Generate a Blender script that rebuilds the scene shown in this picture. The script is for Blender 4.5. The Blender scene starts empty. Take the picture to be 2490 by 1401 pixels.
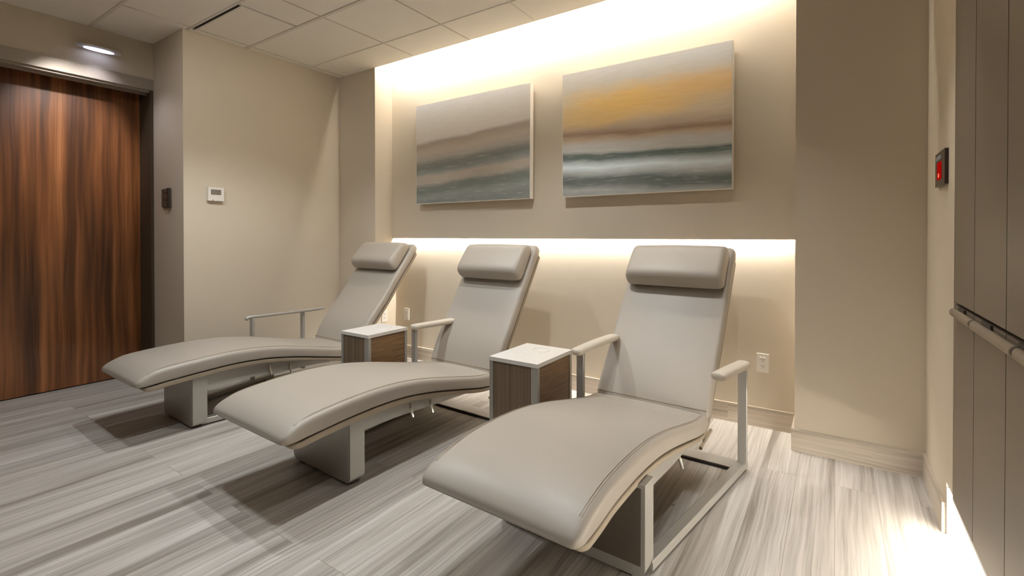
import bpy, bmesh, math, random
from mathutils import Vector, Matrix
random.seed(4)
S = bpy.context.scene
COL = S.collection
R = math.radians

# ------------------------------------------------------------------ room measures (metres)
HC = 2.677            # ceiling
XL = -4.021           # left wall plane
Y0 = 1.604            # end of the left wall / return of the door recess
YC = 2.957            # front plane of both columns and of the ceiling edge at the cove
XC = -3.507           # inner side of the left column
YB = 3.160            # front of the upper back panel
YW = 3.205            # lower back wall
XR1, XR2 = -0.181, 0.354
XD = -4.552           # wall above the wooden door
XDOOR = -4.77
YF = -1.7             # wall behind the camera
SH = 1.118            # lower edge of the upper panel
XTOE = XR2

# ------------------------------------------------------------------ materials
def srgb(r, g, b):
    def f(c):
        c /= 255.0
        return c / 12.92 if c <= 0.04045 else ((c + 0.055) / 1.055) ** 2.4
    return (f(r), f(g), f(b), 1.0)

class NT:
    def __init__(s, name):
        s.m = bpy.data.materials.new(name); s.m.use_nodes = True
        s.t = s.m.node_tree; s.t.nodes.clear()
        s.out = s.n('ShaderNodeOutputMaterial')
    def n(s, typ, **kw):
        nd = s.t.nodes.new(typ)
        for k, v in kw.items():
            setattr(nd, k, v)
        return nd
    def l(s, a, b):
        s.t.links.new(a, b)
    def bsdf(s, col=None, rough=0.5, metal=0.0, spec=0.5, coat=0.0):
        b = s.n('ShaderNodeBsdfPrincipled')
        if col is not None: b.inputs['Base Color'].default_value = col
        b.inputs['Roughness'].default_value = rough
        b.inputs['Metallic'].default_value = metal
        b.inputs['Specular IOR Level'].default_value = spec
        b.inputs['Coat Weight'].default_value = coat
        s.l(b.outputs[0], s.out.inputs[0]); s.b = b
        return b
    def coords(s, scale=(1, 1, 1), kind='obj', loc=(0, 0, 0)):
        if kind == 'obj':
            src = s.n('ShaderNodeTexCoord').outputs['Object']
        elif kind == 'gen':
            src = s.n('ShaderNodeTexCoord').outputs['Generated']
        else:
            src = s.n('ShaderNodeNewGeometry').outputs['Position']
        mp = s.n('ShaderNodeMapping'); mp.inputs['Scale'].default_value = scale
        mp.inputs['Location'].default_value = loc
        s.l(src, mp.inputs[0]); return mp.outputs[0]
    def noise(s, vec, scale=5, detail=4, rough=0.5, dist=0.0):
        n = s.n('ShaderNodeTexNoise'); n.inputs['Scale'].default_value = scale
        n.inputs['Detail'].default_value = detail; n.inputs['Roughness'].default_value = rough
        n.inputs['Distortion'].default_value = dist
        s.l(vec, n.inputs['Vector']); return n.outputs['Fac']
    def ramp(s, fac, stops, interp='LINEAR'):
        r = s.n('ShaderNodeValToRGB'); cr = r.color_ramp; cr.interpolation = interp
        while len(cr.elements) < len(stops): cr.elements.new(0.5)
        for e, (p, c) in zip(cr.elements, stops):
            e.position = p; e.color = c
        s.l(fac, r.inputs[0]); return r.outputs[0]
    def math(s, op, a, b=None, c=None):
        n = s.n('ShaderNodeMath', operation=op)
        for i, v in enumerate((a, b, c)):
            if v is None: continue
            if isinstance(v, (int, float)): n.inputs[i].default_value = v
            else: s.l(v, n.inputs[i])
        return n.outputs[0]
    def mix(s, fac, a, b, mode='MIX'):
        n = s.n('ShaderNodeMix', data_type='RGBA', blend_type=mode)
        for k, v in ((0, fac), (6, a), (7, b)):
            if isinstance(v, (int, float)): n.inputs[k].default_value = v
            elif isinstance(v, tuple): n.inputs[k].default_value = v
            else: s.l(v, n.inputs[k])
        return n.outputs[2]
    def bump(s, h, strength=0.1, dist=0.002):
        b = s.n('ShaderNodeBump'); b.inputs['Strength'].default_value = strength
        b.inputs['Distance'].default_value = dist
        s.l(h, b.inputs['Height']); s.l(b.outputs[0], s.b.inputs['Normal'])

def plain(name, rgb, rough=0.5, metal=0.0, spec=0.5, nscale=60, var=0.04, bump=0.0, coat=0.0):
    m = NT(name); b = m.bsdf(None, rough, metal, spec, coat)
    c = srgb(*rgb)
    nz = m.noise(m.coords(), nscale, 3)
    lo = tuple(x * (1 - var) for x in c[:3]) + (1,)
    hi = tuple(min(1, x * (1 + var)) for x in c[:3]) + (1,)
    m.l(m.ramp(nz, [(0.3, lo), (0.7, hi)]), b.inputs['Base Color'])
    if bump: m.bump(nz, bump, 0.001)
    return m.m

def emis(name, rgb, strength):
    m = NT(name); e = m.n('ShaderNodeEmission'); e.inputs[0].default_value = rgb
    e.inputs[1].default_value = strength; m.l(e.outputs[0], m.out.inputs[0]); return m.m

M = {}
M['wall'] = plain('wall_paint', (204, 192, 173), 0.75, nscale=260, var=0.015, bump=0.04, spec=0.25)
M['ceil'] = plain('ceiling_tile', (245, 240, 231), 0.9, nscale=300, var=0.03, bump=0.08, spec=0.1)
M['tee'] = plain('ceiling_tee', (226, 220, 210), 0.7)
M['teejoint'] = plain('tee_gap', (182, 171, 155), 0.9)  # darker joint strips beside the tees
M['slot'] = plain('slot_dark', (30, 22, 18), 0.9)
M['leather'] = plain('leather', (167, 159, 148), 0.42, nscale=420, var=0.02, bump=0.05, spec=0.45)
M['shell'] = plain('shell_leather', (156, 143, 124), 0.5, nscale=300, var=0.02)
M['stitch'] = plain('stitching', (148, 130, 108), 0.7)
M['steel'] = plain('satin_steel', (176, 173, 166), 0.40, 0.45, nscale=150, var=0.03)
M['chrome'] = plain('chrome', (215, 212, 205), 0.15, 0.95, var=0.0)
M['armpad'] = plain('arm_pad', (206, 196, 180), 0.45, nscale=200, var=0.02)
M['white'] = plain('white_laminate', (222, 217, 210), 0.35, nscale=40, var=0.02)
M['plastic'] = plain('white_plastic', (226, 220, 210), 0.4, var=0.01)
M['dark'] = plain('dark_plastic', (52, 44, 38), 0.5)
M['greyplate'] = plain('grey_plate', (98, 90, 80), 0.4, 0.3)
M['lcd'] = plain('lcd', (128, 118, 110), 0.25, nscale=20, var=0.12)
M['cab'] = plain('cabinet_lacquer', (114, 103, 90), 0.36, nscale=120, var=0.02, spec=0.4)
M['cabgap'] = plain('cabinet_carcass', (40, 30, 20), 0.8)
M['handle'] = plain('handle_metal', (150, 138, 122), 0.35, 0.5)
M['frame'] = plain('door_head_metal', (160, 150, 138), 0.35, 0.25)
M['jamb'] = plain('jamb', (74, 62, 46), 0.6)
M['black'] = plain('black_glass', (40, 27, 18), 0.2)
M['edge'] = plain('canvas_edge', (222, 214, 200), 0.7)
M['toe'] = plain('toe_plate', (230, 226, 218), 0.6)

# floor: long striated planks running along Y
def floor_mat(name, baseboard=False):
    m = NT(name); b = m.bsdf(None, 0.42, 0, 0.4)
    warm = (1.22, 1.13, 1.02, 1) if baseboard else (1.0, 0.995, 0.99, 1)
    g = m.n('ShaderNodeNewGeometry').outputs['Position']
    sp = m.n('ShaderNodeSeparateXYZ'); m.l(g, sp.inputs[0])
    cb = m.n('ShaderNodeCombineXYZ')
    if baseboard:   # the streaks run along the skirting, up = across
        m.l(m.math('ADD', sp.outputs[0], sp.outputs[1]), cb.inputs[0]); m.l(sp.outputs[2], cb.inputs[1])
    else:
        m.l(sp.outputs[1], cb.inputs[0]); m.l(sp.outputs[0], cb.inputs[1])
    br = m.n('ShaderNodeTexBrick'); m.l(cb.outputs[0], br.inputs['Vector'])
    br.offset = 0.37; br.offset_frequency = 2; br.squash = 1
    br.inputs['Scale'].default_value = 1.0
    br.inputs['Brick Width'].default_value = 1.62
    br.inputs['Row Height'].default_value = 0.152
    br.inputs['Mortar Size'].default_value = 0.0011 if not baseboard else 0.0
    br.inputs['Mortar Smooth'].default_value = 0.2
    br.inputs['Color1'].default_value = (0.0, 0, 0, 1); br.inputs['Color2'].default_value = (1, 1, 1, 1)
    br.inputs['Mortar'].default_value = (0.5, 0.5, 0.5, 1)
    # per plank offset of the grain
    off = m.n('ShaderNodeVectorMath', operation='MULTIPLY_ADD')
    m.l(br.outputs['Color'], off.inputs[0]); off.inputs[1].default_value = (7.3, 3.1, 5.0); m.l(cb.outputs[0], off.inputs[2])
    # slow wave so the veins wander
    w = m.n('ShaderNodeMapping'); w.inputs['Scale'].default_value = (1.3, 2.2, 1); m.l(off.outputs[0], w.inputs[0])
    nw = m.n('ShaderNodeTexNoise'); nw.inputs['Scale'].default_value = 1.0; nw.inputs['Detail'].default_value = 2; m.l(w.outputs[0], nw.inputs['Vector'])
    wob = m.n('ShaderNodeVectorMath', operation='MULTIPLY_ADD')
    m.l(nw.outputs['Color'], wob.inputs[0]); wob.inputs[1].default_value = (0, 0.055, 0); m.l(off.outputs[0], wob.inputs[2])
    def streak(sx, sy, det, rough=0.55):
        mp = m.n('ShaderNodeMapping'); mp.inputs['Scale'].default_value = (sx, sy, 1); m.l(wob.outputs[0], mp.inputs[0])
        return m.noise(mp.outputs[0], 1.0, det, rough)
    broad = streak(0.40, 13, 4, .6); fine = streak(1.5, 85, 5, 0.65); vein = streak(0.7, 40, 3)
    c = m.ramp(broad, [(0.30, srgb(140, 134, 127)), (0.42, srgb(178, 174, 169)), (0.55, srgb(198, 195, 191)), (0.72, srgb(216, 214, 211))])
    c2 = m.ramp(fine, [(0.30, srgb(172, 166, 157)), (0.52, srgb(236, 232, 226)), (0.7, srgb(255, 253, 250))])
    c = m.mix(0.68, c, c2, 'MULTIPLY')
    v = m.ramp(vein, [(0.455, (0, 0, 0, 1)), (0.487, (1, 1, 1, 1)), (0.52, (0, 0, 0, 1))])
    vm = m.math('MULTIPLY', v, m.ramp(streak(0.5, 4, 2), [(0.5, (0, 0, 0, 1)), (0.62, (1, 1, 1, 1))]))
    c = m.mix(m.math('MULTIPLY', vm, 0.42), c, srgb(126, 112, 98))
    tone = m.ramp(br.outputs['Color'], [(0, (0.90, 0.89, 0.88, 1)), (1, (1.0, 1.0, 1.0, 1))])
    c = m.mix(1.0, c, tone, 'MULTIPLY')
    if not baseboard:
        c = m.mix(m.math('MULTIPLY', br.outputs['Fac'], 0.6), c, srgb(112, 98, 84))
    c = m.mix(1.0, c, warm, 'MULTIPLY')
    m.l(c, b.inputs['Base Color'])
    m.bump(fine, 0.05, 0.001)
    return m.m
M['floor'] = floor_mat('plank_floor')
M['base'] = floor_mat('plank_baseboard', True)

# walnut door: vertical bands
def wood_mat(name, ax, stops, bands, finescale, rough, warp=0.06, stretch=0.35):
    m = NT(name); b = m.bsdf(None, rough, 0, 0.4)
    g = m.n('ShaderNodeNewGeometry').outputs['Position']
    sp = m.n('ShaderNodeSeparateXYZ'); m.l(g, sp.inputs[0])
    cb = m.n('ShaderNodeCombineXYZ'); m.l(sp.outputs[ax], cb.inputs[0]); m.l(sp.outputs[2], cb.inputs[1])
    w = m.n('ShaderNodeMapping'); w.inputs['Scale'].default_value = (3.5, 1.1, 1); m.l(cb.outputs[0], w.inputs[0])
    nw = m.n('ShaderNodeTexNoise'); nw.inputs['Scale'].default_value = 1.0; nw.inputs['Detail'].default_value = 2; m.l(w.outputs[0], nw.inputs['Vector'])
    wob = m.n('ShaderNodeVectorMath', operation='MULTIPLY_ADD')
    m.l(nw.outputs['Color'], wob.inputs[0]); wob.inputs[1].default_value = (warp, 0, 0); m.l(cb.outputs[0], wob.inputs[2])
    def st(sx, sy, det):
        mp = m.n('ShaderNodeMapping'); mp.inputs['Scale'].default_value = (sx, sy, 1); m.l(wob.outputs[0], mp.inputs[0])
        return m.noise(mp.outputs[0], 1.0, det, 0.6)
    a = st(bands, stretch, 3); f = st(finescale, stretch * 4, 4)
    c = m.ramp(a, stops)
    c = m.mix(0.8, c, m.ramp(f, [(0.3, (0.62, 0.57, 0.53, 1)), (0.6, (1, 1, 1, 1))]), 'MULTIPLY')
    m.l(c, b.inputs['Base Color']); m.bump(f, 0.06, 0.001)
    return m.m
M['walnut'] = wood_mat('walnut_veneer', 1, [(0.30, srgb(52, 30, 14)), (0.42, srgb(94, 56, 28)), (0.52, srgb(126, 78, 42)), (0.62, srgb(158, 102, 60)), (0.76, srgb(196, 138, 90))], 11, 150, 0.38)
M['tablewood'] = wood_mat('table_veneer', 0, [(0.30, srgb(106, 90, 72)), (0.5, srgb(126, 108, 88)), (0.7, srgb(142, 124, 104))], 40, 260, 0.45, 0.005)
# the side veneer of the tables has horizontal grain
def hwood(name):
    m = NT(name); b = m.bsdf(None, 0.42, 0, 0.4)
    f = m.noise(m.coords((6, 6, 150), 'world'), 1.0, 4, 0.6)
    m.l(m.ramp(f, [(0.3, srgb(106, 80, 54)), (0.55, srgb(132, 102, 70)), (0.75, srgb(150, 120, 86))]), b.inputs['Base Color'])
    return m.m
M['tableside'] = hwood('table_side_veneer')

def painting_mat(name, stops, tilt, w, h, sun=None):
    """bands of sea and sky: object coordinates, x to the right, z up, origin at the lower left corner"""
    m = NT(name); b = m.bsdf(None, 0.75, 0, 0.2)
    tc = m.n('ShaderNodeTexCoord').outputs['Object']
    sp = m.n('ShaderNodeSeparateXYZ'); m.l(tc, sp.inputs[0])
    u = m.math('DIVIDE', sp.outputs[0], w); v = m.math('DIVIDE', sp.outputs[2], h)
    mp = m.n('ShaderNodeMapping'); mp.inputs['Scale'].default_value = (2.2, 1, 9); m.l(tc, mp.inputs[0])
    n1 = m.noise(mp.outputs[0], 1.0, 5, 0.62)
    mp2 = m.n('ShaderNodeMapping'); mp2.inputs['Scale'].default_value = (1.1, 1, 3.0); m.l(tc, mp2.inputs[0])
    n2 = m.noise(mp2.outputs[0], 1.0, 2, 0.5)
    mp3 = m.n('ShaderNodeMapping'); mp3.inputs['Scale'].default_value = (6, 1, 70); m.l(tc, mp3.inputs[0])
    n3 = m.noise(mp3.outputs[0], 1.0, 5, 0.7)
    k = m.math('MULTIPLY_ADD', u, -tilt, v)
    k = m.math('ADD', k, m.math('MULTIPLY', m.math('SUBTRACT', n1, 0.5), 0.075))
    k = m.math('ADD', k, m.math('MULTIPLY', m.math('SUBTRACT', n2, 0.5), 0.055))
    c = m.ramp(k, stops)
    if sun:
        for (su, sv, ru, rv, col, amt) in sun:
            du = m.math('DIVIDE', m.math('SUBTRACT', u, su), ru); dv = m.math('DIVIDE', m.math('SUBTRACT', v, sv), rv)
            d = m.math('SQRT', m.math('ADD', m.math('MULTIPLY', du, du), m.math('MULTIPLY', dv, dv)))
            d = m.math('ADD', d, m.math('MULTIPLY', m.math('SUBTRACT', n1, 0.5), 1.1))
            f = m.ramp(d, [(0.15, (amt,) * 3 + (1,)), (1.0, (0, 0, 0, 1))], 'EASE')
            c = m.mix(f, c, srgb(*col))
    c = m.mix(1.0, c, (1.30, 1.32, 1.34, 1), 'MULTIPLY')
    c = m.mix(0.22, c, m.ramp(n3, [(0.3, (0.62, 0.62, 0.62, 1)), (0.55, (1, 1, 1, 1))]), 'MULTIPLY')
    # dry white strokes on the lower half
    st = m.ramp(n3, [(0.55, (0, 0, 0, 1)), (0.78, (0.55, 0.55, 0.55, 1))])
    lowm = m.ramp(v, [(0.35, (1, 1, 1, 1)), (0.62, (0.12, 0.12, 0.12, 1))])
    c = m.mix(m.math('MULTIPLY', st, lowm), c, srgb(222, 220, 214))
    m.l(c, b.inputs['Base Color']); m.bump(n3, 0.12, 0.001)
    return m.m

# ------------------------------------------------------------------ mesh helpers
def link(name, bm, mat, parent=None, smooth=False, bevel=0.0, seg=2):
    if bevel > 0:
        bmesh.ops.bevel(bm, geom=[e for e in bm.edges if len(e.link_faces) == 2 and e.calc_face_angle(0) > 0.6],
                        offset=bevel, segments=seg, affect='EDGES', profile=0.5)
    bmesh.ops.recalc_face_normals(bm, faces=bm.faces)
    me = bpy.data.meshes.new(name); bm.to_mesh(me); bm.free()
    for mm in (mat if isinstance(mat, (list, tuple)) else [mat]): me.materials.append(mm)
    if smooth:
        for p in me.polygons: p.use_smooth = True
        try: me.set_sharp_from_angle(angle=R(38))
        except Exception: pass
    o = bpy.data.objects.new(name, me); COL.objects.link(o)
    if parent is not None: o.parent = parent
    return o

def bx(bm, x0, y0, z0, x1, y1, z1):
    vs = [bm.verts.new(p) for p in ((x0, y0, z0), (x1, y0, z0), (x1, y1, z0), (x0, y1, z0), (x0, y0, z1), (x1, y0, z1), (x1, y1, z1), (x0, y1, z1))]
    for f in ((0, 3, 2, 1), (4, 5, 6, 7), (0, 1, 5, 4), (1, 2, 6, 5), (2, 3, 7, 6), (3, 0, 4, 7)):
        bm.faces.new([vs[i] for i in f])

def box(name, b, mat, parent=None, bevel=0.0, seg=2, smooth=False):
    bm = bmesh.new(); bx(bm, *b); return link(name, bm, mat, parent, smooth or bevel > 0, bevel, seg)

def boxes(name, bs, mat, parent=None, bevel=0.0):
    bm = bmesh.new()
    for b in bs: bx(bm, *b)
    return link(name, bm, mat, parent, bevel > 0, bevel)

def catmull(P, n):
    """dense resampling of a 2-D/3-D control list, n points per span"""
    P = [Vector(p) for p in P]; out = []
    for i in range(len(P) - 1):
        p0 = P[i - 1] if i > 0 else P[i] * 2 - P[i + 1]
        p1, p2 = P[i], P[i + 1]
        p3 = P[i + 2] if i + 2 < len(P) else P[i + 1] * 2 - P[i]
        for k in range(n):
            t = k / n
            out.append(0.5 * ((2 * p1) + (p2 - p0) * t + (2 * p0 - 5 * p1 + 4 * p2 - p3) * t * t + (3 * p1 - p0 - 3 * p2 + p3) * t ** 3))
    out.append(P[-1]); return out

def rings(bm, rs, cap=True):
    vr = [[bm.verts.new(p) for p in r] for r in rs]
    n = len(vr[0])
    for a, b in zip(vr, vr[1:]):
        for i in range(n):
            bm.faces.new((a[i], a[(i + 1) % n], b[(i + 1) % n], b[i]))
    if cap:
        bm.faces.new(list(reversed(vr[0]))); bm.faces.new(vr[-1])
    return vr

def tube(bm, path, r, n=8):
    P = [Vector(p) for p in path]; rs = []
    prev = None
    for i, p in enumerate(P):
        t = (P[min(i + 1, len(P) - 1)] - P[max(i - 1, 0)]).normalized()
        a = prev if prev is not None else (Vector((0, 0, 1)) if abs(t.z) < 0.9 else Vector((1, 0, 0)))
        u = t.cross(a).normalized() if prev is None else (prev - t * prev.dot(t)).normalized()
        if prev is None: pass
        prev = u; w = t.cross(u)
        rs.append([p + (u * math.cos(2 * math.pi * k / n) + w * math.sin(2 * math.pi * k / n)) * r for k in range(n)])
    rings(bm, rs)

def bar(bm, path, w, h, flat='x', r=0.004):
    """flat bar swept along a path: w across (local side), h along the other normal; mitred corners"""
    P = [Vector(p) for p in path]; rs = []
    side = Vector((1, 0, 0)) if flat == 'x' else Vector((0, 1, 0))
    for i, p in enumerate(P):
        d0 = (p - P[i - 1]).normalized() if i > 0 else None
        d1 = (P[i + 1] - p).normalized() if i < len(P) - 1 else None
        d = d0 if d1 is None else d1 if d0 is None else (d0 + d1).normalized()
        s = (side - d * side.dot(d)).normalized(); u = d.cross(s).normalized()
        k = 1.0 if d0 is None or d1 is None else 1.0 / max(0.5, math.cos(d0.angle(d1) / 2))
        ring = []
        for (a, b) in ((-1, -1), (1, -1), (1, 1), (-1, 1)):
            cx, cy = a * (w / 2), b * (h / 2) * k
            # small chamfer on each corner
            if a * b > 0:
                ring += [p + s * cx + u * (cy - b * r * k), p + s * (cx - a * r) + u * cy]
            else:
                ring += [p + s * (cx - a * r) + u * cy, p + s * cx + u * (cy - b * r * k)]
        rs.append(ring)
    rings(bm, rs)

def ring_round(w, rt, rb, crown=0.0, n=6, flat=8):
    """unit cross-section: list of (x, v) with x in metres, v in 0..1 mapped to bottom..top, and metre offsets"""
    pts = []
    return pts

def pad(name, bot, top, W, mat, parent, rt=0.03, rb=0.012, crown=0.006, spans=6, wf=None):
    """cushion swept along a side profile; bot/top are (s, z) controls of equal count, W half width"""
    B = catmull([(p[0], p[1], 0) for p in bot], spans); T = catmull([(p[0], p[1], 0) for p in top], spans)
    n = len(B); rs = []
    tot = 0; L = [0]
    for i in range(1, n):
        tot += (0.5 * (B[i] + T[i]) - 0.5 * (B[i - 1] + T[i - 1])).length; L.append(tot)
    for i in range(n):
        b, t = B[i], T[i]; th = (t - b).length
        if th < 1e-5: th = 1e-5
        up = (t - b) / th
        w = W if wf is None else wf(L[i] / tot) * W
        # plan rounding of the corners at both ends
        rc = 0.045; dd = min(L[i], tot - L[i])
        if dd < rc: w -= rc * (1 - math.sqrt(max(0, 1 - (1 - dd / rc) ** 2))) * 0.75
        a = min(rt, th * 0.48); c = min(rb, th * 0.3); q = 5
        prof = []
        for k in range(q + 1):      # bottom right corner
            an = -math.pi / 2 + k / q * math.pi / 2
            prof.append((w - c + c * math.cos(an), c + c * math.sin(an)))
        for k in range(q + 1):      # top right
            an = k / q * math.pi / 2
            prof.append((w - a + a * math.cos(an), th - a + a * math.sin(an)))
        m_ = 10
        for k in range(1, m_):      # crown
            x = (w - a) * (1 - 2 * k / m_)
            prof.append((x, th + min(crown, th * .1) * (1 - (x / (w - a)) ** 2)))
        for k in range(q + 1):
            an = math.pi / 2 + k / q * math.pi / 2
            prof.append((-w + a + a * math.cos(an), th - a + a * math.sin(an)))
        for k in range(q + 1):
            an = math.pi + k / q * math.pi / 2
            prof.append((-w + c + c * math.cos(an), c + c * math.sin(an)))
        rs.append([Vector((x, b.x + up.x * v, b.y + up.y * v)) for x, v in prof])
    bm = bmesh.new(); rings(bm, rs)
    return link(name, bm, mat, parent, True)

def tag(o, label=None, cat=None, group=None, kind=None):
    if label: o['label'] = label
    if cat: o['category'] = cat
    if group: o['group'] = group
    if kind: o['kind'] = kind
    return o

def empty(name, loc=(0, 0, 0), rz=0.0):
    o = bpy.data.objects.new(name, None); o.empty_display_size = 0.1
    COL.objects.link(o); o.location = loc; o.rotation_euler = (0, 0, rz); return o

def struct(o): o['kind'] = 'structure'; return o

# ------------------------------------------------------------------ shell
TH = 0.1
struct(box('floor', (-5.2, YF - .1, -0.1, 1.2, 3.5, 0.0), M['floor']))
# ceiling: a slab that stops at the cove, with the cove cavity above it
ceil = struct(boxes('ceiling', [(-5.2, YF - .1, HC, 1.2, YC, HC + 0.02),
                                (-5.2, YC - 0.35, 3.0, 1.2, 3.5, 3.05),
                                (-5.2, YC - 0.36, HC + 0.02, 1.2, YC - 0.33, 3.0)], M['ceil']))
bm = bmesh.new()
def tee_x(x0, x1, y, w=0.012, d=0.0035): bx(bm, x0, y - w / 2, HC - d, x1, y + w / 2, HC + 0.001)
def tee_y(y0, y1, x, w=0.012, d=0.0035): bx(bm, x - w / 2, y0, HC - d, x + w / 2, y1, HC + 0.001)
for y, x0, w in ((1.21, -4.55, 0.02), (1.635, -4.02, 0.010), (2.067, -4.02, 0.022), (2.62, -3.95, 0.010), (0.6, -4.55, 0.02)):
    tee_x(x0, 0.35, y, w)
for x, y0, y1 in ((-3.952, 1.21, 2.95), (-3.003, 1.21, 2.93), (-2.393, 0.6, 2.95), (-1.79, 0.6, 2.95), (-1.18, 0.6, 2.95), (-0.57, 0.6, 2.95), (-3.60, 0.0, 1.21)):
    tee_y(y0, y1, x, 0.007)
link('ceiling_grid', bm, M['tee'], ceil)
bm = bmesh.new()
for x, y0, y1 in ((-3.952, 1.21, 2.95), (-3.003, 1.21, 2.93), (-2.393, 0.6, 2.95)):
    bx(bm, x + 0.0036, y0, HC - 0.0012, x + 0.0066, y1, HC + 0.001)
for y, x0, w in ((1.635, -4.02, 0.010), (2.067, -4.02, 0.022), (2.62, -3.95, 0.010)):
    bx(bm, x0, y + w / 2, HC - 0.0012, 0.35, y + w / 2 + 0.004, HC + 0.001)
    if y < 2.3: bx(bm, x0, y - w / 2 - 0.004, HC - 0.0012, 0.35, y - w / 2, HC + 0.001)
link('tile_joint', bm, M['teejoint'], ceil)

struct(box('wall_left', (XL - TH, Y0, 0, XL, YC + .3, HC), M['wall']))
struct(box('wall_recess', (XD - .35, Y0, 0, XL - TH, Y0 + .1, HC), M['wall']))
# wall with the door opening
struct(boxes('wall_door', [(XD - 0.12, YF, 2.30, XD, Y0, HC), (XDOOR - .2, YF, 0, XDOOR - .08, Y0, 2.5)], M['wall']))
struct(boxes('wall_column', [(XL, YC, 0, XC, YW + .1, 3.0)], M['wall'], bevel=0.002))
struct(box('wall_back', (XC, YW, 0, XR1, YW + .1, 3.0), M['wall']))
struct(box('wall_panel', (XC, YB, SH, XR1, YB + 0.014, 3.0), M['wall'], bevel=0.0012))
struct(boxes('wall_pier', [(XR1, YC, 0, XR2 + .1, YW + .1, 3.0)], M['wall'], bevel=0.002))
struct(boxes('wall_right', [(XR2, 2.33, 0.20, XR2 + .1, YC, HC), (XR2, 2.445, 0, XR2 + .1, YC, 0.20),
                            ], M['wall']))
struct(box('wall_service', (XR2 + .505, YF, 0, XR2 + .6, 2.33, HC), M['wall']))
struct(box('wall_near', (XR2, YF, 0, XR2 + .5, 0.45, HC), M['wall']))
struct(box('wall_front', (-5.2, YF - .1, 0, 1.2, YF, HC), M['jamb']))
BH = 0.116
struct(box('baseboard_back', (XC, YW - 0.014, 0, XR1, YW, BH), M['base'], bevel=0.002))
struct(boxes('baseboard_pier', [(XR1 - 0.014, YC - 0.014, 0, XR2, YC, BH), (XR1 - 0.014, YC, 0, XR1, YW, BH)], M['base'], bevel=0.002))
struct(box('baseboard_right', (XR2 - 0.012, 2.45, 0, XR2, YC - .014, BH), M['base'], bevel=0.002))
struct(boxes('baseboard_column', [(XL + .012, YC - 0.014, 0, XC + .014, YC, BH), (XC, YC, 0, XC + 0.014, YW - .014, BH)], M['base'], bevel=0.002))
struct(box('baseboard_left', (XL, Y0, 0, XL + 0.012, YC, BH), M['base'], bevel=0.002))
struct(box('baseboard_recess', (XD - .02, Y0 - .012, 0, XL + .012, Y0, BH), M['base'], bevel=0.002))

# wooden sliding door, its head trim and jamb
door = struct(box('door_1', (XDOOR - 0.045, -0.6, 0.008, XDOOR, Y0 - 0.012, 2.40), M['walnut'], bevel=0.002))
struct(boxes('trim_1', [(XD, YF, 2.300, XD + 0.012, Y0, 2.386)], M['frame'], bevel=0.003))
struct(boxes('trim_2', [(XDOOR - .02, Y0 - 0.02, 0, XD + 0.004, Y0 - 0.0005, 2.30)], M['jamb']))
struct(boxes('trim_3', [(XD - 0.06, YF, 2.285, XD - 0.012, Y0 - .02, 2.300), (XD - 0.09, YF, 2.272, XD - 0.065, Y0 - .02, 2.300)], M['frame']))

# ------------------------------------------------------------------ light strips
WARM = (1.0, 0.94, 0.85, 1)
M['cove'] = emis('cove_led', WARM, 125)
M['slotled'] = emis('slot_led', WARM, 300)
M['toeled'] = emis('toe_led', (1.0, 0.93, 0.82, 1), 150)
o = empty('led_strip', (-1.84, 2.975, HC + 0.075))
box('diffuser', (-1.64, -0.004, 0.0, 1.64, 0.006, 0.012), M['cove'], o)
box('channel', (-1.65, -0.012, -0.01, 1.65, -0.0045, 0.016), M['steel'], o)
tag(o, 'warm light strip hidden in the ceiling cove above the paintings', 'light strip')
o = empty('led_strip', (-1.84, YB + 0.030, SH + 0.030))
box('diffuser', (-1.655, -0.005, -0.0015, 1.655, 0.005, 0.0), M['slotled'], o)
box('reflector', (-1.655, -0.0070, -0.008, 1.655, -0.0055, 0.0), M['steel'], o)
box('reflector', (-1.655, 0.0055, -0.008, 1.655, 0.0070, 0.0), M['steel'], o)
box('channel', (-1.655, -0.010, 0.0, 1.655, 0.010, 0.01), M['steel'], o)
tag(o, 'warm light strip in the slot under the painting panel, behind the recliners', 'light strip')
o = empty('led_strip', (XR2 + 0.06, 1.55, 0.168))
box('diffuser', (-0.006, -0.93, -0.008, 0.006, 0.87, 0.0), M['toeled'], o)
box('channel', (-0.012, -0.93, 0.0, 0.012, 0.87, 0.012), M['steel'], o)
tag(o, 'bright light strip under the cabinets at floor level', 'light strip')

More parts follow.
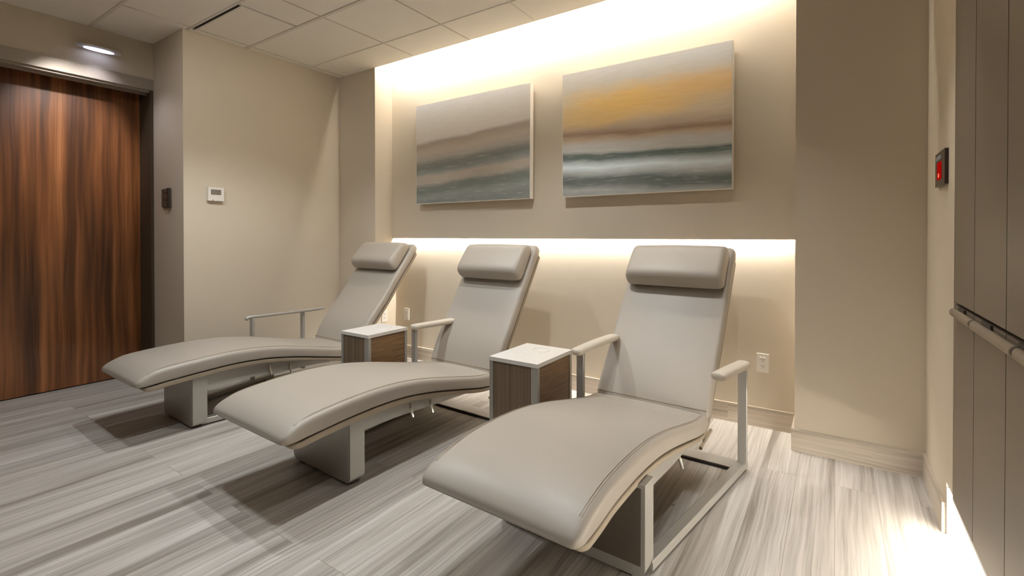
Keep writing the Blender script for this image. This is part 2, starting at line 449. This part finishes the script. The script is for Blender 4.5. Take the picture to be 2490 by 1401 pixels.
# ------------------------------------------------------------------ cabinets on the right
toe = struct(boxes('trim_4', [(XR2 + 0.13, 0.46, 0, XR2 + 0.15, 2.445, 0.18), (XR2 + .001, 0.46, 0.180, XR2 + .5, 2.33, 0.192), (XR2 + .001, 2.437, 0, XR2 + .13, 2.445, 0.18)], M['toe']))
seams = [2.327, 2.020, 1.684, 1.33, 0.975, 0.625]
names = ['tall greige cabinet nearest the pier, in front of the control panel wall',
         'tall greige cabinet, second from the pier', 'tall greige cabinet at the right edge of the photo',
         'tall greige cabinet just out of the right edge', 'tall greige cabinet farthest from the pier']
for i in range(5):
    y1, y0 = seams[i], seams[i + 1]
    r = empty('tall_cabinet', (XR2, (y0 + y1) / 2, 0.192))
    h = (y1 - y0) / 2; g = 0.0030; t = 0.02
    box('body', (t + .002, -h + .0005, 0, 0.5, h - .0005, HC - .192 - .003), M['cabgap'], r)
    box('upper_door', (0, -h + g, 0.905 - 0.192, t, h - g, HC - 0.192 - 0.004), M['cab'], r, 0.0012)
    ld = box('lower_door', (0, -h + g, 0.0, t, h - g, 0.893 - 0.192), M['cab'], r, 0.0012)
    # pull: a long rounded bar hung on two dark brackets, below the joint of the doors
    z = 0.872 - 0.192; ys, ye = h - (0.062 if i != 2 else 0.147), -h - (0.040 if i != 1 else 0.125)
    bm = bmesh.new()
    rs = []
    for yy in (ys, ys - .002, ye + .002, ye):
        sc = 0.8 if yy in (ys, ye) else 1
        rs.append([Vector((-0.011 + 0.0115 * sc * math.cos(a), yy, z + 0.0150 * sc * math.sin(a))) for a in [k * math.pi / 8 + .2 for k in range(16)]])
    rings(bm, rs)
    hd = link('handle', bm, M['handle'], r, True)
    for yy in (ye + .0002, ):
        bm = bmesh.new(); rs = []
        for q in (0, -0.0195):
            rs.append([Vector((-0.010 + 0.0095 * math.cos(a), yy + q, z + 0.0125 * math.sin(a))) for a in [k * math.pi / 6 for k in range(12)]])
        rings(bm, rs); link('bracket', bm, M['dark'], hd, True)
    box('bracket', (-.006, -h * .3, z - .006, 0, h * .3, z + .024), M['dark'], hd)
    tag(r, names[i], 'cabinet', 'row of tall cabinets along the right wall')

# control panel on the right wall
r = empty('control_panel', (XR2, 2.546, 1.408))
box('frame', (-0.0118, -0.104, -0.068, 0, 0.104, 0.068), M['black'], r, 0.003)
M['red'] = emis('red_display', srgb(160, 14, 10), 0.55)
M['redhot'] = emis('red_segment', srgb(255, 110, 80), 1.0)
M['bluegrey'] = plain('label_grey', (150, 162, 172), 0.4)
box('display', (-0.0135, -0.035, -0.042, -0.0119, 0.052, 0.028), M['red'], r)
box('label_strip', (-0.0135, -0.030, 0.038, -0.0119, 0.075, 0.054), M['bluegrey'], r)
boxes('indicator', [(-0.0145, 0.004, -0.034, -0.0134, 0.020, -0.018)], M['redhot'], r)
tag(r, 'black wall panel with a glowing red display beside the cabinets', 'control panel')

# ------------------------------------------------------------------ wall devices
def outlet(loc, rz, label, double=False):
    r = empty('power_outlet', loc, rz)       # faces -Y
    box('cover_plate', (-0.032, -0.007, -0.055, 0.032, 0, 0.055), M['plastic'], r, 0.003)
    for zz in (-0.0195, 0.0195):
        s = box('socket', (-0.0165, -0.0095, zz - 0.0145, 0.0165, -0.0065, zz + 0.0145), M['plastic'], r, 0.004)
        boxes('slot', [(-0.008, -0.0102, zz - 0.002, -0.0058, -0.009, zz + 0.007), (0.0058, -0.0102, zz - 0.002, 0.008, -0.009, zz + 0.007), (-0.0022, -0.0102, zz - 0.010, 0.0022, -0.009, zz - 0.006)], M['dark'], s)
    box('screw', (-0.002, -0.0085, -0.002, 0.002, -0.0068, 0.002), M['steel'], r)
    tag(r, label, 'outlet'); return r
outlet((-0.36, YW, 0.384), 0, 'white outlet on the back wall beside the pier, right of the nearest recliner')
outlet((-3.36, YW, 0.405), 0, 'white outlet on the back wall above the left side table')
outlet((XC, 3.06, 0.395), R(90), 'white outlet on the column side, behind the farthest recliner')

r = empty('thermostat', (XL, 1.819, 1.464))
box('case', (0, -0.058, -0.052, 0.026, 0.058, 0.052), M['plastic'], r, 0.006, 3)
box('screen', (0.0255, -0.034, -0.002, 0.0275, 0.033, 0.032), M['lcd'], r)
box('screen_bezel', (0.0250, -0.037, -0.005, 0.0265, 0.036, 0.035), M['greyplate'], r)
box('button', (0.0255, -0.027, -0.050, 0.0275, -0.020, -0.044), M['dark'], r)
tag(r, 'small white wall thermostat with a grey screen', 'thermostat')

r = empty('light_switch', (-4.292, Y0, 1.432))
box('cover_plate', (-0.07, -0.010, -0.072, 0.07, 0, 0.072), M['greyplate'], r, 0.002)
box('side_box', (0.045, -0.024, -0.073, 0.071, -0.0101, 0.074), M['dark'], r, 0.002)
for z0, z1 in ((0.040, 0.068), (-0.014, 0.036), (-0.068, -0.018)):
    box('rocker', (-0.064, -0.018, z0, 0.043, -0.009, z1), M['greyplate'], r, 0.002)
tag(r, 'dark grey switch plate on the narrow wall beside the wooden door', 'light switch')

# round downlight by the door
M['dl'] = emis('downlight_lens', (0.62, 0.68, 1.0, 1), 2.6)
M['dltrim'] = plain('downlight_trim', (206, 202, 204), 0.3)
r = empty('wall_downlight', (XD + 0.062, 1.247, 2.500))
def disc(bm, rx, ry, z0, z1, n=40):
    rings(bm, [[Vector((rx * math.cos(2 * math.pi * k / n), ry * math.sin(2 * math.pi * k / n), z)) for k in range(n)] for z in (z0, z1)])
bm = bmesh.new(); disc(bm, 0.0615, 0.132, 0.0, 0.012); link('trim_ring', bm, M['dltrim'], r, True)
bm = bmesh.new(); disc(bm, 0.036, 0.088, -0.003, 0.0005); link('lens', bm, M['dl'], r, True)
tag(r, 'slim oval light fitting with a bluish glow above the wooden door', 'light')

# slot diffuser in the ceiling
r = empty('slot_diffuser', (-3.64, 1.652, HC))
box('slot', (-0.33, -0.010, -0.003, 0.34, 0.010, 0.002), M['slot'], r)
boxes('frame', [(-0.34, 0.010, -0.006, 0.35, 0.020, 0.001), (-0.34, -0.014, -0.005, 0.35, -0.010, 0.001)], M['tee'], r)
tag(r, 'black linear air slot in the ceiling above the thermostat wall', 'air vent')
r = empty('access_panel', (-3.30, 1.86, HC))
boxes('frame', [(-0.004, -0.21, -0.004, 0.006, 0.19, 0.001), (0.014, -0.21, -0.004, 0.020, 0.19, 0.001)], M['tee'], r)
box('gap', (0.006, -0.21, -0.0015, 0.014, 0.19, 0.001), M['slot'], r)
tag(r, 'short double joint closing the ceiling tile beside the air slot', 'ceiling panel')

# ------------------------------------------------------------------ paintings
def painting(x0, x1, z0, z1, mat, label):
    w, h = x1 - x0, z1 - z0; d = 0.045; yf = YB - 0.020 - d
    r = empty('painting', (x0, yf, z0))
    box('canvas_edge', (0, 0.0, 0, w, d, h), M['edge'], r, 0.004)
    box('canvas', (0.0045, -0.0015, 0.0045, w - .0045, 0.004, h - .0045), mat, r)
    for z_ in (.05, h - .09): box('stretcher', (0.05, d, z_, w - .05, d + .0198, z_ + .04), M['tablewood'], r)
    tag(r, label, 'painting', 'paintings on the back wall')
W2 = 3.110 / 3.115
stopsL = [(0.00, srgb(120, 122, 118)), (0.05, srgb(134, 136, 130)), (0.10, srgb(114, 118, 111)), (0.15, srgb(116, 119, 112)), (0.19, srgb(166, 156, 143)),
          (0.26, srgb(172, 162, 148)), (0.30, srgb(136, 138, 134)), (0.345, srgb(118, 121, 114)), (0.385, srgb(126, 126, 119)), (0.43, srgb(160, 152, 142)), (0.49, srgb(170, 158, 144)),
          (0.545, srgb(156, 142, 126)), (0.58, srgb(150, 138, 124)), (0.615, srgb(188, 180, 170)), (0.70, srgb(192, 184, 172)), (0.86, srgb(196, 190, 182)), (1.0, srgb(198, 195, 194))]
stopsR = [(0.00, srgb(140, 142, 138)), (0.05, srgb(152, 150, 144)), (0.10, srgb(100, 104, 98)), (0.145, srgb(96, 100, 95)), (0.19, srgb(164, 166, 162)),
          (0.235, srgb(206, 214, 214)), (0.275, srgb(168, 174, 172)), (0.305, srgb(100, 110, 104)), (0.335, srgb(92, 100, 94)), (0.365, srgb(176, 174, 166)), (0.42, srgb(178, 172, 164)),
          (0.46, srgb(172, 150, 126)), (0.495, srgb(140, 116, 96)), (0.53, srgb(168, 148, 128)), (0.60, srgb(196, 178, 152)), (0.74, srgb(204, 188, 160)), (0.90, srgb(198, 190, 178)), (1.0, srgb(194, 190, 184))]
painting(-3.127 * W2, -1.926 * W2, 1.424, 2.299, painting_mat('paint_left', stopsL, 0.085, 1.2, 0.875), 'left painting: pale grey abstract seascape on canvas')
painting(-1.652 * W2, -0.5125 * W2, 1.421, 2.302, painting_mat('paint_right', stopsR, -0.05, 1.14, 0.88,
    sun=[(0.45, 0.70, 0.60, 0.20, (224, 184, 112), 0.95), (0.88, 0.74, 0.45, 0.17, (214, 176, 120), 0.8), (0.10, 0.62, 0.35, 0.13, (212, 180, 124), 0.7)]),
    'right painting: abstract seascape with an orange sunset sky')

# ------------------------------------------------------------------ side tables
def side_table(x0, x1, y0, y1, h, label, dish):
    cx, cy = (x0 + x1) / 2, (y0 + y1) / 2; w, d = (x1 - x0) / 2, (y1 - y0) / 2
    r = empty('side_table', (cx, cy, 0))
    p = 0.022
    box('front_panel', (-w + p, -d + 0.003, 0.02, w - p, -d + 0.018, h - 0.022), M['tablewood'], r)
    box('back_panel', (-w + p, d - 0.018, 0.02, w - p, d - 0.003, h - 0.022), M['tablewood'], r)
    box('side_panel', (-w + 0.003, -d + p, 0.02, -w + 0.018, d - p, h - 0.022), M['tableside'], r)
    box('side_panel', (w - 0.018, -d + p, 0.02, w - 0.003, d - p, h - 0.022), M['tableside'], r)
    for sx in (-1, 1):
        for sy in (-1, 1):
            ww = 0.036 if (sx, sy) == (1, -1) else p
            X0, X1 = sorted((sx * w, sx * (w - ww))); Y0_, Y1_ = sorted((sy * d, sy * (d - p)))
            box('corner_post', (X0, Y0_, 0, X1, Y1_, h - 0.0205), M['steel'], r, 0.003)
    box('plinth', (-w + p, -d + .01, 0, w - p, d - .01, 0.02), M['steel'], r)
    top = box('table_top', (-w - .002, -d - .002, h - 0.020, w + .002, d + .002, h), M['white'], r, 0.004)
    # shallow ring of the cup recess
    bm = bmesh.new(); n = 40; rs = []
    for rr, zz in ((0.044, 0.0), (0.046, 0.0035), (0.050, 0.0035), (0.053, 0.0)):
        rs.append([Vector((0.01 + rr * math.cos(2 * math.pi * k / n), d * .42 + rr * math.sin(2 * math.pi * k / n), h + zz - .0002)) for k in range(n)])
    rings(bm, rs, False); link('cup_ring', bm, M['white'], top, True)
    tag(r, label, 'side table', 'side tables between the recliners')
side_table(-2.708, -2.440, 2.000, 2.330, 0.515, 'left wood and white side table, between the farthest and middle recliners', True)
side_table(-1.495, -1.205, 2.005, 2.372, 0.515, 'right wood and white side table, between the middle and nearest recliners', True)

# ------------------------------------------------------------------ recliners
def recliner(X, Y, rot, foot, backF, WH, wf, base_s, base_w, base_x, frames, label, strut):
    """local frame: x to the right, y = s towards the head end, z up"""
    r = empty('recliner', (X, Y, 0), -R(rot))
    f = foot
    zs = 0.0
    top = [(f - .002, .330), (f + .012, .352), (f + .06, .380), (f + .14, .402), (.28, .419), (.45, .423), (.62, .412), (.80, .383), (1.0, .340), (1.18, .303), (1.29, .292), (1.345, .276)]
    bot = [(f, .324), (f + .014, .318), (f + .06, .318), (f + .14, .326), (.28, .341), (.45, .347), (.62, .339), (.80, .313), (1.0, .272), (1.18, .234), (1.29, .222), (1.345, .236)]
    seat = pad('seat_cushion', bot, top, WH, M['leather'], r, rt=0.026, rb=0.010, crown=0.007, wf=wf)
    # stitched seams along both long edges of the cushion top
    T = catmull([(a, b, 0) for a, b in top[2:-1]], 6)
    for sx in (-1, 1):
        bm = bmesh.new()
        for off, lift in ((0.027, .0006), (0.020, -.0004)):
            pts = []
            for k, q in enumerate(T):
                uu = (q.x - f) / (1.345 - f)
                w = WH * (wf(uu) if wf else 1)
                pts.append((sx * (w - off), q.x, q.y + lift))
            tube(bm, pts, 0.0011, 5)
        link('stitching', bm, M['stitch'], seat, True)
    # shell below the seat
    st = [(f + .035, .308), (f + .05, .311), (f + .09, .3125), (f + .16, .321), (.28, .334), (.45, .340), (.62, .332), (.80, .306), (1.0, .265), (1.18, .227), (1.31, .213)]
    sb = [(f + .037, .300), (f + .052, .290), (f + .09, .286), (f + .16, .293), (.28, .306), (.45, .312), (.62, .306), (.80, .282), (1.0, .243), (1.18, .206), (1.31, .192)]
    pad('seat_shell', sb, st, WH - 0.004, M['shell'], r, rt=0.008, rb=0.008, crown=0, wf=wf)
    # spacer between shell and cushion leaves the dark joint
    pad('seat_board', [(a, b + .0005) for a, b in [(p[0], p[1]) for p in st[2:]]], [(p[0], p[1] + .0085) for p in st[2:]], WH - 0.03, M['dark'], r, rt=.002, rb=.002, crown=0, wf=wf)
    # backrest
    F = catmull([(a, b, 0) for a, b in backF], 4)
    n = len(F); fr = []; bk = []; s1 = []; s2 = []
    for i in range(n):
        t = (F[min(i + 1, n - 1)] - F[max(i - 1, 0)]).normalized(); nb = Vector((t.y, -t.x, 0))
        e = 0.0
        u = i / (n - 1)
        d = 0.058
        fr.append(F[i]); bk.append(F[i] + nb * d)
        s1.append(F[i] + nb * (d + .005)); s2.append(F[i] + nb * (d + .027))
    tdir = (F[-1] - F[-2]).normalized(); nb = Vector((tdir.y, -tdir.x, 0))
    for k in range(1, 6):                # rounded head end
        a = k / 5 * math.pi / 2
        fr.append(F[-1] + tdir * .028 * math.sin(a) + nb * .029 * (1 - math.cos(a)) * .97)
        bk.append(F[-1] + nb * .058 + tdir * .028 * math.sin(a) - nb * .029 * (1 - math.cos(a)) * .97)
    back = pad('backrest', [(p.x, p.y) for p in bk], [(p.x, p.y) for p in fr], WH - .002, M['leather'], r, rt=0.020, rb=0.016, crown=0.002, spans=1)
    pad('back_shell', [(p.x, p.y) for p in s2], [(p.x, p.y) for p in s1], WH - .006, M['shell'], r, rt=0.008, rb=0.008, crown=0, spans=1)
    # hinge cover between both shells
    hb = [(1.25, .204), (1.315, .190), (1.375, .215), (s2[2].x, s2[2].y), (s2[4].x, s2[4].y)]
    ht = [(1.25, .210), (1.312, .213), (1.345, .236), (s1[2].x, s1[2].y), (s1[4].x, s1[4].y)]
    pad('hinge_cover', hb, ht, WH - .012, M['shell'], r, rt=.006, rb=.006, crown=0)
    bm = bmesh.new(); sm = F[8] if n > 9 else F[0]
    tube(bm, [(-WH + .012, sm.x - .001, sm.y + .001), (0, sm.x - .002, sm.y), (WH - .012, sm.x - .001, sm.y + .001)], .0022, 6)
    link('seam_line', bm, M['stitch'], back, True)  # dark line along the seam, stands in for the shade in the crease
    # head cushion: a thick roll lying over the upper end of the back
    def at(dist):   # point on the back front line, dist below its upper end
        L = 0
        for i in range(n - 1, 0, -1):
            seg = (F[i] - F[i - 1]).length
            if L + seg >= dist:
                k = (dist - L) / seg; return F[i] + (F[i - 1] - F[i]) * k
            L += seg
        return F[0]
    top_p = F[-1]; low = at(0.285); d_ = (top_p - low).normalized(); nn = Vector((-d_.y, d_.x, 0))
    ctrlB = []; ctrlT = []
    H_ = (top_p - low).length - .006
    for k in range(0, 13):
        u = k / 12; y = u * H_
        # thickness profile: quick rise below, fuller in the lower third
        th = 0.112 * (max(0.0, 1 - (2 * u - 1) ** 6)) ** 0.55 * (1.06 - .22 * u)
        sag = 0.010 * math.sin(u * math.pi)
        pB = low + d_ * y + nn * (0.003 + 0.036 * (1 - (max(0.0, 1 - (2 * u - 1) ** 6)) ** 0.55))
        pT = pB + nn * max(th - .03 * (1 - (max(0.0, 1 - (2 * u - 1) ** 6)) ** 0.55), .002)
        ctrlB.append((pB.x, pB.y)); ctrlT.append((pT.x, pT.y))
    pad('head_cushion', ctrlB, ctrlT, WH - .022, M['leather'], r, rt=0.036, rb=0.022, crown=0.007, spans=2)
    # pedestal: broad front box in satin metal with a plain inset panel
    b0, b1 = base_s, base_s + 0.078
    def zsh(s):     # underside of shell at s
        P = sb
        for (a, za), (b, zb) in zip(P, P[1:]):
            if a <= s <= b: return za + (zb - za) * (s - a) / (b - a)
        return .25
    zt = min(zsh(b0), zsh(b1)) + .012
    bm = bmesh.new(); bw = base_w; rr = 0.03; c = []
    for (cx_, cz_, a0) in ((bw - rr, .012 + rr, -90), (bw, zt, None), (-bw, zt, None), (-bw + rr, .012 + rr, 180)):
        if a0 is None: c.append((cx_, cz_)); continue
        for k in range(7):
            a = R(a0 + k * 15); c.append((cx_ + rr * math.cos(a), cz_ + rr * math.sin(a)))
    rings(bm, [[Vector((base_x + x, y, z)) for x, z in c] for y in (b0, b1)])
    ped = link('pedestal', bm, M['steel'], r, True, 0.003)
    box('front_panel', (base_x - bw + .016, b0 - .0015, .05, base_x + bw - .014, b0 + .002, zt - .014), M['greyplate'] if strut == 'near' else M['steel'], ped)
    for xx in (base_x - bw + .05, base_x + bw - .09): box('foot', (xx, b0 + .01, 0, xx + .04, b1 - .01, .014), M['dark'], ped)
    # beam under the seat
    ss = [b1 - .01, .5, .7, .85, 1.0, 1.12]
    ss = [s for s in ss if s >= b1 - .011]
    for sx in (-1, 1):
        x1 = sx * (min(WH, base_w + abs(base_x)) - .03); x0 = x1 - sx * .02
        loop = [(s, zsh(s) + .006) for s in ss] + [(s, zsh(s) - d) for s, d in reversed(list(zip(ss, [.09, .085, .075, .06, .035, .015][-len(ss):])))]
        bm = bmesh.new(); rings(bm, [[Vector((x, s, z)) for s, z in loop] for x in (min(x0, x1), max(x0, x1))])
        link('under_frame', bm, M['steel'], r)
    for s_ in ((.66, .80) if strut != 'near' else (.98,)):
        bm = bmesh.new(); x = WH - .04
        tube(bm, [(x, s_, zsh(s_) - .02), (x + .012, s_ - .004, zsh(s_) - .05), (x + .020, s_ + .002, zsh(s_) - .085)], .007, 8)
        link('lever', bm, M['chrome'], r, True)
    # floor runners, posts, arm rests and the rear floor plate
    rear_s = frames['rear']
    for key, sx in (('L', -1), ('R', 1)):
        fr_ = frames.get(key)
        if fr_ is None: continue
        xf, xr, ztop = fr_['xf'], fr_['xr'], fr_['z']
        path = [(xf, b1 - .02, .026), (xr, rear_s, .026)]
        if not fr_.get('norun'):
            bm = bmesh.new(); bar(bm, path, .046, .034, 'x')
            link('floor_runner', bm, M['steel'], r)
        if not fr_['posts']: continue
        for ps in fr_['posts']:
            px_ = xf + (xr - xf) * (ps - b1) / (rear_s - b1) if fr_.get('px') is None else fr_['px']
            bm = bmesh.new(); bar(bm, [(px_, ps, .040), (px_, ps, ztop)], .042, .020, 'x', .003)
            link('arm_post', bm, M['steel'], r)
        # arm pad
        A = catmull(fr_['arm'], 6); rs = []
        mA = len(A)
        hw, hh = fr_.get('pad', (.033, .019))
        for i, p in enumerate(A):
            t = (A[min(i + 1, mA - 1)] - A[max(i - 1, 0)]).normalized()
            sd = Vector((t.y, -t.x, 0)).normalized(); up = sd.cross(t).normalized()
            e = min(i, mA - 1 - i); sc = (0.55, 0.86, 0.97)[e] if e < 3 else 1.0
            rs.append([p + sd * hw * sc * math.copysign(abs(math.cos(a)) ** .75, math.cos(a)) + up * hh * sc * math.copysign(abs(math.sin(a)) ** .75, math.sin(a)) for a in [k * math.pi / 10 for k in range(20)]])
        bm = bmesh.new(); rings(bm, rs)
        link('armrest', bm, M['steel' if strut == 'far' else 'armpad'], r, True)
    if 'plate' in frames:
        ps, xl, xr = frames['plate']
        box('floor_plate', (xl, ps, .004, xr, ps + .10, .016), M['steel'], r, .002)
        boxes('plate_edge', [(xl, ps - .004, 0.001, xr, ps - .0005, .012)], M['dark'], r)
    # strut that holds the back
    sp = at(.50); e = Vector((sp.x + .06, sp.y - .03, 0))
    for sx in (-1, 1):
        bm = bmesh.new(); x = sx * (WH - .035)
        q = s2[max(2, int(n * .36))]
        tube(bm, [(x, q.x - .01, q.y + .02), (x, q.x + .03, q.y - .10), (x, q.x - .08, q.y - .18)], .006, 8)
        tube(bm, [(x, q.x - .13, q.y - .19), (x, q.x + .06, q.y - .165)], .009, 8)
        link('back_strut', bm, M['chrome'], r, True)
    tag(r, label, 'recliner', 'three recliners in a row facing the room')
    return r

wide = lambda k: (lambda u: k + (1 - k) * min(1.0, u / .9))
b1 = [(1.335, .232), (1.325, .262), (1.335, .300), (1.41, .44), (1.56, .615), (1.70, .795), (1.81, .930), (1.905, 1.055)]
b2 = [(1.335, .232), (1.325, .262), (1.333, .300), (1.39, .43), (1.50, .600), (1.62, .790), (1.71, .930), (1.79, 1.060)]
b3 = [(1.335, .232), (1.325, .262), (1.335, .300), (1.43, .44), (1.57, .615), (1.695, .785), (1.80, .925), (1.895, 1.058)]
recliner(-3.408, 1.10, 1.7, -.085, b1, .297, wide(1.0), .20, .215, .055,
         dict(rear=1.00, plate=(.925, -.40, .28), L=dict(xf=-.18, xr=-.36, z=.512, posts=(.83, 1.24), px=-.32, pad=(.014, .012),
              arm=[(-.335, .79, .500), (-.335, .81, .518), (-.32, .90, .520), (-.30, 1.15, .520), (-.28, 1.42, .522)]),
              R=dict(xf=.23, xr=.28, z=.1, posts=(), arm=[(.2, 1.40, .30), (.2, 1.42, .30), (.2, 1.44, .30)])),
         'recliner farthest from the camera, nearest the wooden door', 'far')
recliner(-2.088, 1.10, 2.0, -.045, b2, .292, wide(1.07), .30, .235, .02,
         dict(rear=1.36, plate=(1.29, -.25, .27), L=dict(xf=-.18, xr=-.28, z=.525, posts=(1.17,), px=-.27,
              arm=[(-.262, 1.145, .538), (-.258, 1.18, .540), (-.245, 1.28, .540), (-.225, 1.42, .541), (-.215, 1.50, .541)]),
              R=dict(norun=1, xf=.22, xr=.27, z=.1, posts=(), arm=[(.2, 1.40, .30), (.2, 1.42, .30), (.2, 1.44, .30)])),
         'middle recliner, standing between the two side tables', 'mid')
recliner(-.850, 1.10, 2.3, .030, b3, .298, wide(1.0), .455, .298, .018,
         dict(rear=1.50, plate=(1.44, -.30, .40), L=dict(xf=-.26, xr=-.33, z=.530, posts=(1.20,), px=-.32,
              arm=[(-.318, 1.135, .536), (-.312, 1.17, .540), (-.292, 1.28, .553), (-.270, 1.40, .562), (-.262, 1.52, .562)]),
              R=dict(xf=.30, xr=.415, z=.520, posts=(1.47,), px=.418,
              arm=[(.385, 1.12, .532), (.390, 1.15, .534), (.410, 1.26, .536), (.432, 1.36, .538), (.436, 1.40, .538)])),
         'nearest recliner, biggest in the photo, with two armrests in view', 'near')

# ------------------------------------------------------------------ lamps
def spot(loc, target, power, size=115, blend=0.7, radius=0.05, col=(1, .90, .78)):
    d = bpy.data.lights.new('spot', 'SPOT'); d.energy = power; d.spot_size = R(size); d.spot_blend = blend
    d.shadow_soft_size = radius; d.color = col
    o = bpy.data.objects.new('spot_lamp', d); COL.objects.link(o); o.location = loc
    v = Vector(target) - Vector(loc); o.rotation_euler = v.to_track_quat('-Z', 'Y').to_euler(); return o
M['dlens'] = emis('downlight_glow', (1, .97, .92, 1), 6)
def can(x, y, label):
    r = empty('recessed_downlight', (x, y, HC))
    bm = bmesh.new(); disc(bm, .055, .055, -.003, .0015); link('trim_ring', bm, M['plastic'], r, True)
    bm = bmesh.new(); disc(bm, .038, .038, -.0055, -.0031); link('lens', bm, M['dlens'], r, True)
    tag(r, label, 'downlight', 'round downlights in the ceiling')
for x, y, t in ((-2.78, 1.74, 'over the seat of the farthest recliner'), (-1.52, 2.05, 'over the right side table'),
                (-0.40, 2.05, 'over the seat of the nearest recliner'), (-2.96, 1.07, 'over the foot of the farthest recliner'),
                (-1.50, 1.10, 'over the gap between the middle and nearest footrests'), (-0.30, 1.00, 'in front of the nearest recliner'),
                (0.05, 2.15, 'added out of view to brighten the floor by the pier and cabinets'), (-3.72, 1.12, 'added out of view to light the wooden door')):  # the pier and door downlights are unseen additions for extra light
    can(x, y, 'round white recessed downlight ' + t)
def area(loc, size, power, col=(1, .93, .84), rot=(0, 0, 0)):  # unseen soft fill, added on the ceiling behind the camera
    d = bpy.data.lights.new('area', 'AREA'); d.shape = 'RECTANGLE'; d.size, d.size_y = size; d.energy = power; d.color = col
    o = bpy.data.objects.new('fill_light', d); COL.objects.link(o); o.location = loc; o.rotation_euler = rot; return o
SP = (1, .985, .955)
COOL = (.91, .965, 1.0)
for x, y, p, a, c in ((-2.78, 1.74, 46, 114, COOL), (-1.52, 2.05, 42, 110, (.95, .98, 1.0)), (-0.40, 2.05, 15, 90, SP)):
    spot((x, y, HC - .02), (x - .08, y + .05, 0), p, a, .6, .035, c)
for x, y, p, a, c in ((-2.96, 1.07, 32, 114, COOL), (-1.50, 1.10, 30, 112, COOL), (-0.30, 1.00, 17, 96, (.97, .985, 1.0))):
    spot((x, y, HC - .02), (x - .05, y - .1, 0), p, a, .8, .035, c)
spot((0.05, 2.15, HC - .02), (0.02, 2.25, 0), 30, 50, .9, .05, SP)  # added unseen lamp, brightens the floor near the pier
spot((XD + .12, 1.247, 2.49), (XD + .35, 1.2, 0), 5, 120, .8, .03, (.86, .86, 1.0))
spot((-3.72, 1.12, HC - .02), (XDOOR, 1.12, 1.80), 62, 46, .8, .04, (1, .95, .92))  # added unseen lamp, lights the door from its top down
can(-2.9, 0.62, 'round white recessed downlight added out of view to brighten the left wall')
spot((-2.9, 0.62, HC - .02), (-4.02, 2.35, 1.55), 34, 80, 1.0, .05, SP)  # added unseen wall wash, lifts the left wall
area((-2.6, -0.9, HC - .01), (1.2, .6), 2)
area((-0.8, -0.9, HC - .01), (1.2, .6), 2)

w = bpy.data.worlds.new('world'); S.world = w; w.use_nodes = True
w.node_tree.nodes['Background'].inputs[0].default_value = (0.9, 0.85, 0.78, 1)
w.node_tree.nodes['Background'].inputs[1].default_value = 0.02

# ------------------------------------------------------------------ camera
cam = bpy.data.cameras.new('camera'); co = bpy.data.objects.new('camera', cam); COL.objects.link(co)
co.location = (0, 0, 1.14); co.rotation_euler = (R(90 - 0.456), 0, R(33.822))
cam.sensor_fit = 'HORIZONTAL'; cam.sensor_width = 36; cam.lens = 36 * 1170.58 / 2490
cam.shift_x = (1245 - 1249.134) / 2490; cam.shift_y = (583.284 - 700.5) / 2490
cam.clip_start = 0.02
S.camera = co
vs = S.view_settings; vs.view_transform = 'Standard'; vs.look = 'None'; vs.gamma = 1; vs.use_curve_mapping = False
vs.exposure = 0.74
S.cycles.max_bounces = 6; S.cycles.diffuse_bounces = 5; S.cycles.glossy_bounces = 2
S.cycles.use_adaptive_sampling = True; S.cycles.adaptive_threshold = 0.02
S.cycles.caustics_reflective = False; S.cycles.caustics_refractive = False
S.cycles.sample_clamp_indirect = 6
